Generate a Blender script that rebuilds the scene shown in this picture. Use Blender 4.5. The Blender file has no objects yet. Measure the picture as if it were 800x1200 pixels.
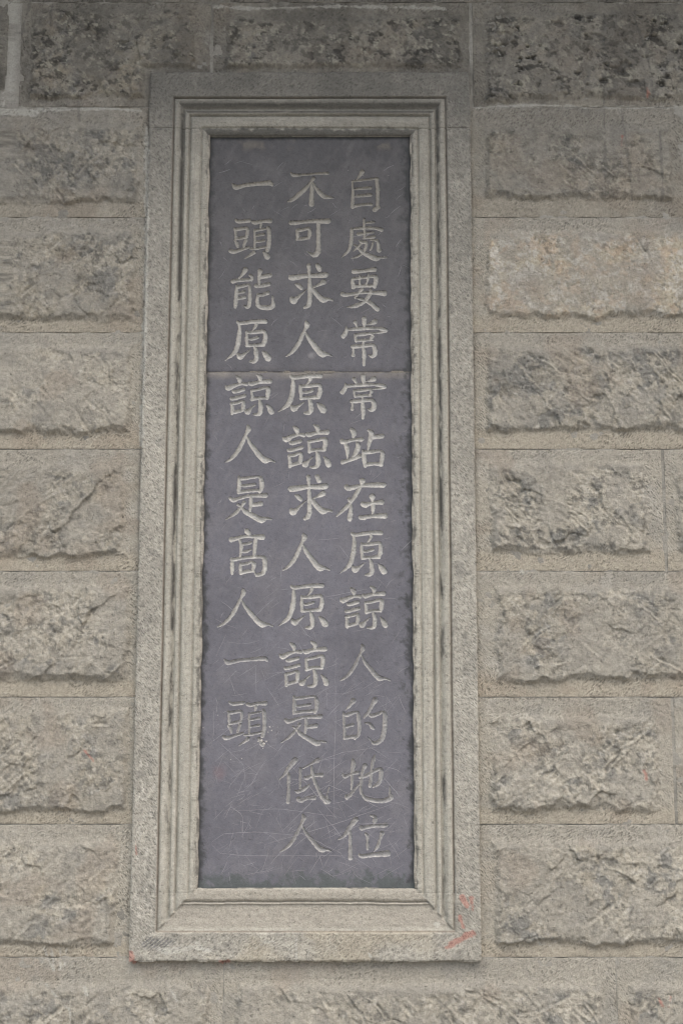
import bpy, math
import numpy as np

# ------------------------------------------------------------------ camera, world, sun, exposure
scene = bpy.context.scene
DIST, CAM_Z, PITCH, F = 4.116, 1.6, math.radians(9.03), 1667.0   # 50 mm lens, slightly upturned, 4.1 m from the wall
U = 0.0025                                                       # one wall unit (about one image pixel) = 2.5 mm

cam_data = bpy.data.cameras.new("camera")
cam = bpy.data.objects.new("camera", cam_data)
scene.collection.objects.link(cam)
cam.location = (0, -DIST, CAM_Z)
cam.rotation_euler = (math.radians(90) + PITCH, 0, 0)
cam_data.sensor_fit = 'VERTICAL'
cam_data.sensor_height = 36.0
cam_data.lens = 36.0 * F / 1200
cam_data.shift_x = -17 / 1200
cam_data.clip_end = 500
scene.camera = cam

SUN_EL, SUN_AZ = 56.0, -34.0     # elevation; azimuth left of the camera's back
world = bpy.data.worlds.new("World")
scene.world = world
world.use_nodes = True
wn = world.node_tree
wn.nodes.clear()
wo = wn.nodes.new("ShaderNodeOutputWorld")
wb = wn.nodes.new("ShaderNodeBackground")
sky = wn.nodes.new("ShaderNodeTexSky")
sky.sky_type = 'NISHITA'
sky.sun_disc = False
sky.sun_elevation = math.radians(SUN_EL)
sky.sun_rotation = math.radians(180 + SUN_AZ)
sky.air_density = 1.0
sky.dust_density = 5.0
sky.ozone_density = 0.6
wb.inputs['Strength'].default_value = 0.15
wn.links.new(sky.outputs[0], wb.inputs[0])
wn.links.new(wb.outputs[0], wo.inputs[0])

sd = bpy.data.lights.new("sun", 'SUN')
sd.energy = 1.3
sd.angle = math.radians(36)
sd.color = (1.0, 0.97, 0.895)
sun = bpy.data.objects.new("sun", sd)
scene.collection.objects.link(sun)
sun.rotation_euler = (math.radians(90 - SUN_EL), 0, math.radians(SUN_AZ))
sun.location = (-2, -4, 6)

scene.view_settings.view_transform = 'Standard'
scene.view_settings.look = 'None'
scene.view_settings.gamma = 1.0
scene.view_settings.exposure = 0.50
scene.render.engine = 'CYCLES'
scene.cycles.max_bounces = 6
scene.cycles.use_denoising = True
scene.cycles.filter_width = 1.15

# ------------------------------------------------------------------ helpers
COLL = scene.collection
rng = np.random.RandomState(7)


def wall_xz(u, v):
    """image pixel (u across, v down), cast through the camera -> metres on the wall plane (X, Z)"""
    u = np.asarray(u, float); v = np.asarray(v, float)
    t = DIST / (F * math.cos(PITCH) + (v - 600) * math.sin(PITCH))
    return t * (u - 417), CAM_Z + t * (F * math.sin(PITCH) - (v - 600) * math.cos(PITCH))


def W(u, v):
    """image pixel -> wall units (p across, q down)"""
    x, z = wall_xz(u, v)
    return x / U, -z / U


def smooth(a, b, x):
    t = np.clip((x - a) / (b - a), 0, 1)
    return t * t * (3 - 2 * t)


def hash2(ix, iy, s):
    h = (ix.astype(np.int64) * 374761393 + iy.astype(np.int64) * 668265263 + int(s) * 974634777) & 0x7fffffff
    h = ((h ^ (h >> 13)) * 1274126177) & 0x7fffffff
    h = ((h ^ (h >> 16)) * 2246822519) & 0x7fffffff
    return ((h ^ (h >> 15)) & 0xffffff) / float(0xffffff)


def vnoise(x, y, s=0):
    x0 = np.floor(x); y0 = np.floor(y)
    fx = x - x0; fy = y - y0
    fx = fx * fx * fx * (fx * (fx * 6 - 15) + 10); fy = fy * fy * fy * (fy * (fy * 6 - 15) + 10)
    a = hash2(x0, y0, s); b = hash2(x0 + 1, y0, s); c = hash2(x0, y0 + 1, s); d = hash2(x0 + 1, y0 + 1, s)
    return ((a * (1 - fx) + b * fx) * (1 - fy) + (c * (1 - fx) + d * fx) * fy) * 2 - 1


def fbm(x, y, size, octs=4, s=0, gain=0.5):
    r = 0; a = 1; f = 1.0 / size; tot = 0
    for k in range(octs):
        cs, sn = math.cos(0.7 * k + 0.3), math.sin(0.7 * k + 0.3)
        r = r + a * vnoise((x * cs - y * sn) * f + 17.3 * k, (x * sn + y * cs) * f - 9.1 * k, s + k * 31)
        tot += a; a *= gain; f *= 2.03
    return r / tot * 1.6


def facets(x, y, size, s=0, aniso=1.0, ang=0.0, tilt=1.0):
    """broken-stone facets: nearest cell's tilted plane; returns (height, cell random)"""
    cs, sn = math.cos(ang), math.sin(ang)
    X = (x * cs + y * sn) / (size * aniso); Y = (-x * sn + y * cs) / size
    x0 = np.floor(X); y0 = np.floor(Y)
    best = np.full(X.shape, 1e9); hh = np.zeros(X.shape); rr = np.zeros(X.shape)
    for i in (-1, 0, 1):
        for j in (-1, 0, 1):
            cx = x0 + i; cy = y0 + j
            px = cx + hash2(cx, cy, s + 1); py = cy + hash2(cx, cy, s + 2)
            dx = X - px; dy = Y - py
            d = dx * dx + dy * dy
            m = d < best
            best = np.where(m, d, best)
            h = (hash2(cx, cy, s + 3) - .5) * 1.2 + tilt * (dx * (hash2(cx, cy, s + 4) * 2 - 1) + dy * (hash2(cx, cy, s + 5) * 2 - 1))
            hh = np.where(m, h, hh); rr = np.where(m, hash2(cx, cy, s + 6), rr)
    return hh, rr


def seg_dist(x, y, pts):
    """signed inside distance to a stroke of varying half width: max over segments of (w - d)"""
    best = np.full(x.shape, -1e9)
    if len(pts) == 1:
        pts = [pts[0], (pts[0][0] + .01, pts[0][1], pts[0][2])]
    for (x0, y0, w0), (x1, y1, w1) in zip(pts[:-1], pts[1:]):
        dx, dy = x1 - x0, y1 - y0
        L = dx * dx + dy * dy + 1e-9
        t = np.clip(((x - x0) * dx + (y - y0) * dy) / L, 0, 1)
        d = np.hypot(x - x0 - t * dx, y - y0 - t * dy)
        best = np.maximum(best, w0 + (w1 - w0) * t - d)
    return best


def mix(a, b, t):
    t = np.asarray(t)[..., None]
    return a * (1 - t) + np.asarray(b) * t


def empty(name, loc, label, cat):
    o = bpy.data.objects.new(name, None)
    COLL.objects.link(o)
    o.location = loc
    o['label'] = label; o['category'] = cat
    return o


def build(name, verts, faces, mat, parent=None, col=None, tool=None, smooth_shade=True, gloc=None):
    """one mesh object; verts are world metres (N,3), faces (M,4) or a list"""
    verts = np.asarray(verts, np.float64)
    if gloc is None:
        c = (verts.min(0) + verts.max(0)) / 2
        gloc = np.array([c[0], verts[:, 1].max(), c[2]])
    me = bpy.data.meshes.new(name)
    if isinstance(faces, np.ndarray):
        n = len(faces); k = faces.shape[1]
        me.vertices.add(len(verts)); me.loops.add(n * k); me.polygons.add(n)
        me.vertices.foreach_set('co', (verts - gloc).astype(np.float32).ravel())
        me.loops.foreach_set('vertex_index', faces.astype(np.int32).ravel())
        me.polygons.foreach_set('loop_start', np.arange(0, n * k, k, dtype=np.int32))
        me.polygons.foreach_set('loop_total', np.full(n, k, dtype=np.int32))
        me.update(calc_edges=True)
    else:
        me.from_pydata([tuple(p) for p in (verts - gloc)], [], faces)
        me.update()
    me.polygons.foreach_set('use_smooth', np.full(len(me.polygons), smooth_shade, dtype=bool))
    if col is not None:
        if mat is not MAT_SLATE: col = col * STONE_TINT
        a = me.color_attributes.new('Col', 'FLOAT_COLOR', 'POINT')
        rgba = np.ones((len(verts), 4), np.float32); rgba[:, :3] = np.clip(col, 0, 1)
        a.data.foreach_set('color', rgba.ravel())
    if tool is not None:
        a = me.attributes.new('tool', 'FLOAT', 'POINT')
        a.data.foreach_set('value', np.asarray(tool, np.float32).ravel())
    me.materials.append(mat)
    o = bpy.data.objects.new(name, me)
    COLL.objects.link(o)
    if parent is not None:
        o.parent = parent
        pl = np.array(parent.location)
        if parent.parent is not None:
            pl = pl + np.array(parent.parent.location)
        o.location = gloc - pl
    else:
        o.location = gloc
    return o


def relief(ps, qs, hfun, back, keep=None):
    """height-field piece on grid lines ps x qs (wall units) with side faces going back to depth `back` (units).
    returns verts (metres), faces, flat arrays P,Q for the front vertices, index of extra verts' source"""
    P, Q = np.meshgrid(ps, qs)              # rows = q (down)
    H = hfun(P, Q)
    n, m = P.shape
    idx = np.arange(n * m).reshape(n, m)
    a = idx[:-1, :-1]; b = idx[1:, :-1]; c = idx[1:, 1:]; d = idx[:-1, 1:]
    faces = np.stack([a, b, c, d], -1).reshape(-1, 4)
    if keep is not None:
        k = keep((P[:-1, :-1] + P[1:, 1:]) / 2, (Q[:-1, :-1] + Q[1:, 1:]) / 2).ravel()
        faces = faces[k]
    ring = np.concatenate([idx[0, :-1], idx[:-1, -1], idx[-1, :0:-1], idx[:0:-1, 0]])
    src = np.concatenate([idx.ravel(), ring, ring])
    V = np.stack([P.ravel() * U, -H.ravel() * U, -Q.ravel() * U], -1)
    R1 = V[ring].copy()
    R2 = V[ring].copy(); R2[:, 1] = -back * U
    base = n * m; L = len(ring)
    r1 = base + np.arange(L); r2 = base + L + np.arange(L)
    side = np.stack([r1, np.roll(r1, -1), np.roll(r2, -1), r2], -1)
    if keep is not None:
        mp = (V[ring] + V[np.roll(ring, -1)]) / 2
        side = side[keep(mp[:, 0] / U, -mp[:, 2] / U)]
    V = np.concatenate([V, R1, R2])
    faces = np.concatenate([faces, side])
    used = np.unique(faces)                  # drop unused vertices
    remap = np.full(len(V), -1); remap[used] = np.arange(len(used))
    return V[used], remap[faces], P.ravel()[src[used]], Q.ravel()[src[used]], H.ravel()[src[used]]


# ------------------------------------------------------------------ materials
def stone_material(name, grain=1.0, bump=1.0, rough=0.9, tool_k=2 * math.pi / 0.0078, fine=1.0):
    m = bpy.data.materials.new(name)
    m.use_nodes = True
    nt = m.node_tree; N = nt.nodes; L = nt.links
    bs = N['Principled BSDF']
    bs.inputs['Roughness'].default_value = rough
    bs.inputs['Specular IOR Level'].default_value = 0.25
    geo = N.new('ShaderNodeNewGeometry')
    col = N.new('ShaderNodeAttribute'); col.attribute_name = 'Col'
    tl = N.new('ShaderNodeAttribute'); tl.attribute_name = 'tool'

    def noise(scale, detail, r=0.6, dist=0.0):
        n = N.new('ShaderNodeTexNoise'); n.inputs['Scale'].default_value = scale
        n.inputs['Detail'].default_value = detail; n.inputs['Roughness'].default_value = r
        n.inputs['Distortion'].default_value = dist
        L.new(geo.outputs['Position'], n.inputs['Vector']); return n.outputs[0]

    def mth(op, a, b=None, c=None):
        n = N.new('ShaderNodeMath'); n.operation = op
        for i, x in enumerate((a, b, c)):
            if x is None: continue
            if isinstance(x, (int, float)): n.inputs[i].default_value = x
            else: L.new(x, n.inputs[i])
        return n.outputs[0]

    def rng_(x, a, b, c, d, clamp=True):
        n = N.new('ShaderNodeMapRange'); n.clamp = clamp
        n.inputs[1].default_value = a; n.inputs[2].default_value = b
        n.inputs[3].default_value = c; n.inputs[4].default_value = d
        L.new(x, n.inputs[0]); return n.outputs[0]

    n1 = noise(70, 7, .7)
    n2 = noise(330 * fine, 4, .65)
    n3 = noise(150, 3, .6, .6)
    f1 = rng_(n1, .3, .7, 1 - .16 * grain, 1 + .16 * grain)
    f2 = rng_(n2, .32, .68, 1 - .19 * grain, 1 + .19 * grain)
    pit = rng_(n3, .30, .40, 1 - .45 * grain, 1.0)
    fac = mth('MULTIPLY', mth('MULTIPLY', f1, f2), pit)
    # chisel strokes: slanted waves in the wall plane, broken up by noise
    sep = N.new('ShaderNodeSeparateXYZ'); L.new(geo.outputs['Position'], sep.inputs[0])
    sgn = mth('SIGN', tl.outputs['Fac']); amp = mth('ABSOLUTE', tl.outputs['Fac'])
    ph = mth('ADD', mth('MULTIPLY', sep.outputs[0], 0.8), mth('MULTIPLY', mth('MULTIPLY', sep.outputs[2], 0.6), sgn))
    nd = noise(28, 2); ph2 = mth('ADD', mth('MULTIPLY', ph, tool_k), mth('MULTIPLY', nd, 22.0))
    al = mth('SUBTRACT', mth('MULTIPLY', sep.outputs[0], 0.6), mth('MULTIPLY', mth('MULTIPLY', sep.outputs[2], 0.8), sgn))
    cmb = N.new('ShaderNodeCombineXYZ')
    L.new(mth('ADD', mth('MULTIPLY', ph, 165.0), mth('MULTIPLY', nd, 2.5)), cmb.inputs[0]); L.new(mth('MULTIPLY', al, 62.0), cmb.inputs[1])
    vor = N.new('ShaderNodeTexVoronoi'); vor.voronoi_dimensions = '2D'; vor.inputs['Scale'].default_value = 1.0
    vor.inputs['Randomness'].default_value = 0.8
    L.new(cmb.outputs[0], vor.inputs['Vector'])
    brk = rng_(noise(55, 3, .7), .36, .60, 0, 1)
    wv = rng_(vor.outputs['Distance'], .12, .42, -1.0, .25)
    tw = mth('MULTIPLY', mth('MULTIPLY', wv, brk), amp)
    fac = mth('MULTIPLY', fac, mth('ADD', 1.0, mth('MULTIPLY', tw, .26)))
    vm = N.new('ShaderNodeVectorMath'); vm.operation = 'SCALE'
    L.new(col.outputs['Color'], vm.inputs[0]); L.new(fac, vm.inputs['Scale'])
    L.new(vm.outputs[0], bs.inputs['Base Color'])
    hsum = mth('ADD', mth('MULTIPLY', n1, 1.3 * bump), mth('MULTIPLY', n2, .45 * bump))
    hsum = mth('ADD', hsum, mth('MULTIPLY', pit, .5 * bump))
    hsum = mth('ADD', hsum, mth('MULTIPLY', tw, .42 * bump))
    b = N.new('ShaderNodeBump'); b.inputs['Strength'].default_value = 1.0
    b.inputs['Distance'].default_value = 0.0042
    L.new(hsum, b.inputs['Height']); L.new(b.outputs[0], bs.inputs['Normal'])
    return m


STONE_TINT = np.array([1.0, .998, .972])        # the quarry's slightly yellow cast
MAT_ROCK = stone_material("weathered_sandstone", 1.0, 1.0)
MAT_FRAME = stone_material("dressed_sandstone", .9, .75)
MAT_SLATE = stone_material("purple_slate", .55, .28, .55, fine=1.3)
MAT_MORTAR = stone_material("lime_mortar", .8, .8)

# ------------------------------------------------------------------ marks on the stone (lime, paint, drips) in wall units
def stroke(pts, w):
    return [(*[float(c) for c in W(u, v)], w if len(r) == 0 else r[0]) for (u, v, *r) in pts]

LIME = [stroke(p, w) for p, w in [
    ([(0, 131), (40, 132)], 4.5), ([(40, 129), (90, 128), (125, 127), (165, 130)], 1.6), ([(18, 0), (19, 40), (12, 90), (6, 122)], 4.0),
    ([(252, 8), (300, 10), (400, 7), (520, 10)], 1.6), ([(172, 150), (173, 250), (170, 400), (166, 520)], 3.0),
    ([(553, 126), (620, 123), (700, 126), (800, 125)], 1.2), ([(188, 1112), (205, 1114), (228, 1110), (240, 1112)], 2.4),
    ([(232, 1104), (240, 1112), (246, 1113)], 3), ([(300, 1110), (310, 1103), (322, 1102)], 1.0), ([(347, 1098), (348, 1122)], .8),
    ([(52, 1111), (62, 1137)], .6), ([(61, 1112), (64, 1138)], .6), ([(71, 1112), (71, 1136)], .6), ([(78, 1113), (77, 1130)], .5),
    ([(54, 1153), (82, 1183)], .6), ([(194, 1150), (208, 1172)], .9), ([(100, 1157), (103, 1166)], 1.2),
    ([(627, 1098), (632, 1106), (645, 1108)], 1.1), ([(648, 1099), (650, 1104)], .9), ([(610, 669), (613, 671)], 1.3),
    ([(497, 905), (498, 925)], .9), ([(510, 1081), (512, 1084)], 1.2), ([(432, 1116), (434, 1119)], 1.2), ([(82, 1182), (84, 1200)], .5)]]
RED = [stroke(p, w) for p, w in [
    ([(522, 1109), (536, 1101), (554, 1092)], 2.6), ([(540, 1050), (546, 1060)], 2.2), ([(551, 1052), (553, 1066)], 1.2),
    ([(537, 1072), (542, 1085)], 1.2), ([(154, 1116), (157, 1127)], 2.2), ([(258, 1126), (268, 1126)], 1.6), ([(753, 902), (756, 912)], 1.6),
    ([(757, 105), (758, 122)], 1.2), ([(769, 1167), (776, 1178)], 1.0), ([(785, 1168), (782, 1180)], .9), ([(100, 880), (110, 892)], .5),
    ([(160, 985), (161, 1000)], .3), ([(728, 160), (727, 172)], 1.0)]]
DRIP = [stroke(p, w) for p, w in [
    ([(92, 120), (93, 142)], 1.6), ([(707, 20), (708, 235)], 1.2), ([(728, 130), (740, 235)], 1.1), ([(772, 155), (775, 235)], 1.0),
    ([(735, 5), (757, 60), (765, 115)], 1.6), ([(26, 40), (36, 0)], 1.4), ([(62, 1), (60, 30)], .8)]]
C_LIME = np.array([.44, .44, .41]); C_RED = np.array([.42, .12, .09]); C_DARK = np.array([.075, .075, .072])


def marks(col, p, q, s=5):
    brk = fbm(p, q, 9, 4, s + 400, .65)
    for lst, c, a in ((LIME, C_LIME, .8), (RED, C_RED, .45), (DRIP, C_DARK * 1.6, .5)):
        for st in lst:
            xs = [t[0] for t in st]; ys = [t[1] for t in st]; w = max(t[2] for t in st) + 3
            m = (p > min(xs) - w) & (p < max(xs) + w) & (q > min(ys) - w) & (q < max(ys) + w)
            if not m.any(): continue
            e = seg_dist(p[m], q[m], st)
            col[m] = mix(col[m], c, a * smooth(-.9, .9, e + brk[m] * 2.4 * min(1, w / 5)))
    return col


# ------------------------------------------------------------------ frame extents (wall units)
FL, _ = W(165, 600); FR, _ = W(556.3, 600)
_, FT = W(417, 87.5); _, FB = W(417, 1125.5)
SL_L, _ = W(237.5, 600); SL_R, _ = W(484.3, 600)          # slate opening
_, SL_T = W(417, 160); _, SL_B = W(417, 1041)
VIEW_L, VIEW_R = W(-12, 1200)[0] - 8, W(812, 0)[0] + 8
VIEW_T, VIEW_B = W(0, -12)[1], W(0, 1212)[1]


def grid_lines(a, b, step, lo, hi, coarse=9.0):
    """grid coordinates from a to b: fine where in view, coarse elsewhere"""
    out = [a]
    while out[-1] < b - 1e-6:
        x = out[-1]
        st = step if lo - step < x < hi else coarse
        if x < lo - step: st = min(st, max(lo - x, step))
        out.append(min(x + st, b))
    if len(out) > 2 and out[-1] - out[-2] < step * .3: out.pop(-2)
    return np.array(out)


# ------------------------------------------------------------------ the wall
wall = empty("stone_wall", (0, 0, 0), "weathered grey-brown wall of rock-faced stone blocks around the carved frame", "wall")

C_BASE = np.array([.338, .324, .283]); C_GREY = np.array([.175, .178, .172]); C_TAN = np.array([.42, .385, .305])
C_DUST = np.array([.288, .281, .258]); C_PALE = np.array([.43, .42, .39])


def make_block(bp0, bp1, bq0, bq1, boss, seed, saw=1, dark=.35, tan=.2, rough=1.0, pits=0.0, grime=0.0, step=1.2):
    """block outline (p0,p1,q0,q1) and boss outline in wall units"""
    op0, op1, oq0, oq1 = boss
    ps = grid_lines(bp0, bp1, step, VIEW_L, VIEW_R); qs = grid_lines(bq0, bq1, step, VIEW_T, VIEW_B)
    ox, oy = seed * 137.1, seed * 71.7
    store = {}
    rr = np.random.RandomState(seed)
    ang = math.radians(rr.uniform(36, 52)) * saw

    def hfun(P, Q):
        X = P + ox; Y = Q + oy
        wob = fbm(X, Y, 26, 4, 11) * 2.6 + fbm(X, Y, 7, 2, 12) * 1.3
        ff, _ = facets(X + fbm(X, Y, 6, 2, 35) * 2, Y + fbm(X, Y, 6, 2, 36) * 2, 9, 45, 1.3, ang, 1.0)
        wob = wob + ff * 1.8
        wobb = fbm(X, Y * .4, 60, 2, 15) * 3.0 + fbm(X, Y, 14, 3, 17, .5) * 2.4 + ff * 1.6
        bw = 6.5 + 3.5 * fbm(X, Y * .2, 30, 3, 16)
        dl = P - op0 + wob; dr = op1 - P + wob; dt = Q - oq0 + wob * .5; db = oq1 - Q + wobb
        dframe = np.maximum(np.maximum(FL - P, P - FR), np.maximum(FT - Q, Q - FB))
        dfr = dframe - 7 + wob * .6
        t = np.clip((Q - oq0) / (oq1 - oq0), 0, 1)
        m = np.minimum.reduce([np.clip(dl / 6, 0, 1), np.clip(dr / 6, 0, 1), smooth(-1, 13, dt), np.clip(db / np.maximum(bw, 2.0), 0, 1), smooth(0, 7, dfr)])
        r = m * smooth(2, 13, dt + fbm(X, Y, 34, 3, 21) * 9)
        sm_ = smooth(-.35, .35, fbm(X, Y, 38, 4, 22) + .12 + .25 * (rough - 1))
        r = r * (.5 + .5 * sm_)
        # facets, gouges, grain
        f1, c1 = facets(X + fbm(X, Y, 20, 2, 31) * 7, Y + fbm(X, Y, 20, 2, 32) * 7, 31, 41, 1.7, ang, 1.1)
        f2, c2 = facets(X + fbm(X, Y, 9, 2, 33) * 3, Y + fbm(X, Y, 9, 2, 34) * 3, 11, 51, 1.5, ang + .4, 1.2)
        cs, sn = math.cos(ang), math.sin(ang)
        across = (-X * sn + Y * cs) * 1.0
        wav = across / 31.0 + fbm(X, Y, 90, 2, 61) * .55
        ph = wav - np.floor(wav)
        sawt = (ph - smooth(.86, 1.0, ph) * 1.0)                          # slow rise, sharp chisel lip
        gate = smooth(-.15, .35, fbm(X + np.floor(wav) * 53.0, Y, 60, 2, 62))
        big = fbm(X, Y, 60, 3, 71)
        h = m * (2.8 + 2.6 * smooth(.1, 1, t)) + m * big * 1.1
        rg = fbm(X, Y, 15, 4, 72, .6)
        h = h + r * rough * (f1 * 2.1 + f2 * .9 + ff * .6 + (.5 - sawt) * gate * 1.9 - np.abs(rg) * .7 + fbm(X, Y, 5, 3, 73, .6) * .62)
        gl = np.zeros(P.shape)
        nseg = int(17 * min(1.3, (op1 - op0) / 250))
        k0 = rr.uniform(-12, 12)
        for k in range(nseg if step < 3 else 0):
            cx_ = rr.uniform(op0, op1); cy_ = oq0 + (oq1 - oq0) * rr.uniform(.15, .9)
            L_ = rr.uniform(7, 24); an = math.radians((48 + rr.normal(0, 6)) * saw if rr.rand() < .85 else rr.uniform(-80, 80))
            A_ = rr.uniform(.5, 1.5); ww = rr.uniform(.8, 1.5)
            win = (np.abs(P - cx_) < L_ + 8) & (np.abs(Q - cy_) < L_ + 8)
            if not win.any(): continue
            x_ = P[win] - cx_; y_ = Q[win] - cy_
            al = x_ * math.cos(an) + y_ * math.sin(an); ac = -x_ * math.sin(an) + y_ * math.cos(an)
            ac = ac + .9 * vnoise(al / 9, al * 0 + k, seed) + al * al * .0016 * rr.uniform(-1, 1)
            if saw > 0: up_ = ac
            else: up_ = ac
            en = smooth(1.0, .75, np.abs(al) / L_)
            pr = np.exp(-((up_ - ww) / ww) ** 2) - 1.15 * np.exp(-((up_ + ww * 1.1) / (ww * 1.5)) ** 2)
            h[win] += pr * en * A_ * r[win]
            gl[win] = np.maximum(gl[win], np.exp(-((up_ - ww) / (ww * .8)) ** 2) * en * r[win])
        store['gl'] = gl.ravel()
        if pits:
            pn = fbm(X * 1.0, Y * 1.7, 13, 3, 81)
            pm = smooth(.52, .75, pn) * r
            h = h - pm * 4.2 * pits
            store['pit'] = pm.ravel() * pits
        # drafted margin: nearly flat, a little uneven
        h = h + (1 - m) * (fbm(X, Y, 30, 3, 91) * .55 + fbm(X, Y, 4, 2, 92) * .16)
        # arris rounding at the joints
        e = np.minimum.reduce([P - bp0, bp1 - P, Q - bq0, bq1 - Q])
        h = h - np.exp(-np.maximum(e, 0) / .9) * (.32 + fbm(X, Y, 22, 3, 93) * .5)
        store.update(m=m.ravel(), r=r.ravel(), c1=c1.ravel(), c2=c2.ravel(), dt=dt.ravel(), db=db.ravel(), e=e.ravel(),
                     f=dframe.ravel())
        return h

    keep = lambda p, q: ~((p > FL + 4) & (p < FR - 4) & (q > FT + 4) & (q < FB - 4))
    V, Fc, p, q, h = relief(ps, qs, hfun, -40, keep)
    # look the stored fields up again for the kept vertices
    pi = np.searchsorted(ps, p - 1e-6); qi = np.searchsorted(qs, q - 1e-6); k = qi * len(ps) + pi
    m, r, c1, c2 = store['m'][k], store['r'][k], store['c1'][k], store['c2'][k]
    X = p + ox; Y = q + oy
    col = np.tile(C_BASE, (len(p), 1)) * (1 + .10 * fbm(X, Y, 70, 3, 101))[:, None]
    tone = rr.uniform(-.06, .06)
    col = col * (1 + tone)
    # dressed margins: a shade greyer, dusty
    col = mix(col, np.array([.345, .332, .292]), (1 - m) * .6)
    col = mix(col, np.array([.25, .25, .235]), (1 - m) * smooth(.1, .8, fbm(X, Y, 45, 5, 105, .6)) * .45)
    col = mix(col, C_PALE * .95, (1 - m) * smooth(.25, .8, fbm(X, Y, 26, 5, 106, .65)) * .4)
    col = mix(col, np.array([.37, .34, .278]), (1 - m) * smooth(oq1 - 8, oq1 + 3, q) * .6 * (1 - grime))
    col = mix(col, np.array([.30, .293, .268]), (1 - r) * smooth(oq0 + 6, oq0 - 2, q) * .25)
    # rough faces: weather-grey patches and tan fresh patches
    g = smooth(.78 - dark * .7, .98 - dark * .6, fbm(X, Y, 24, 5, 111, .68) * .62 + .40 + (c2 - .5) * .42 + (c1 - .5) * .3)
    col = mix(col, C_GREY * (1 + .3 * (c2[:, None] - .5)), g * r * .8)
    g2 = smooth(.30, .62, fbm(X, Y, 12, 4, 112, .6) + (c2 - .5) * .3 + dark * .3 - .05)
    col = mix(col, C_GREY * .72, g2 * r * .55)
    tn = smooth(.55 - tan, .95 - tan * .5, fbm(X, Y, 24, 4, 121, .6) * .6 + .40 + (c1 - .5) * .3)
    col = mix(col, C_TAN, tn * np.maximum(r, m * tan) * .8 * min(1, tan * 2.2))
    if tan > .5:
        col = mix(col, C_PALE * 1.2, smooth(.0, .3, fbm(X, Y, 9, 5, 133, .7)) * m * .8)
        col = mix(col, np.array([.46, .37, .28]), smooth(.2, .6, fbm(X, Y, 14, 4, 134, .68)) * m * .6)
    pl = smooth(.45, .9, fbm(X, Y, 9, 4, 131, .65))
    col = mix(col, C_PALE, pl * r * .45)
    sp = smooth(.42, .62, fbm(X, Y, 7.5, 4, 113, .68) + .22 * fbm(X, Y, 40, 2, 114))
    col = mix(col, C_GREY * .5, sp * r * (.34 + .6 * dark))
    sp2 = smooth(.45, .7, fbm(X, Y, 5, 3, 115, .68))
    col = mix(col, C_PALE * 1.1, sp2 * r * .35)
    col = mix(col, C_PALE * np.array([1.0, .97, .9]), store['gl'][k] * .55)
    # dust lying along the smooth upper slope of the boss
    d = m * (1 - r)
    col = mix(col, C_DUST, d * .8)
    # brown earth stain
    col = mix(col, np.array([.26, .21, .165]), smooth(.3, .8, fbm(X, Y, 50, 3, 141)) * .25)
    col = col * (1 + (.08 + .10 * r) * fbm(X, Y, 3.4, 3, 142, .7))[:, None]
    if pits:
        pn = store['pit'][k]
        col = mix(col, C_DARK * .8, np.clip(pn, 0, 1) * .85)
    if grime:
        gg = smooth(-.5, .7, fbm(X, Y * .6, 45, 5, 151, .6))
        col = mix(col, np.array([.125, .122, .112]), grime * (.42 + .58 * gg) * .95)
        bk = smooth(.28, .46, fbm(X, Y * 1.3, 11, 4, 152, .68)) * (.12 + .88 * r)
        lg = smooth(.30, .60, fbm(X, Y, 8, 4, 153, .7))
        col = mix(col, np.array([.38, .375, .32]), lg * min(1, grime * 1.2) * (.16 + .62 * r))
        col = mix(col, C_DARK * .55, bk * min(1, grime * 1.3) * .72)
    # dark broken line beside the frame, fading out downwards
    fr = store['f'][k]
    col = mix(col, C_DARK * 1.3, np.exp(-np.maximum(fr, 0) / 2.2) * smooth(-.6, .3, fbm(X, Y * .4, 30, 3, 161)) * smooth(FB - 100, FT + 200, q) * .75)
    col = marks(col, p, q, seed)
    vert = (np.minimum(p - bp0, bp1 - p) < np.minimum(q - bq0, bq1 - q))
    tool = (1 - m) * np.where(vert, 1.0, -1.0) * (.85 + .6 * fbm(X, Y, 40, 2, 171))
    return build("stone_block", V, Fc, MAT_ROCK, wall, col, tool)


ROWV = [3, 125.5, 255, 390, 526.5, 669.5, 817, 966, 1122]
ROWQ = [float(W(417, v)[1]) for v in ROWV]


def uu(u, v): return float(W(u, v)[0])
def vq(v): return float(W(417, v)[1])


G = .6   # half joint
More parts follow.
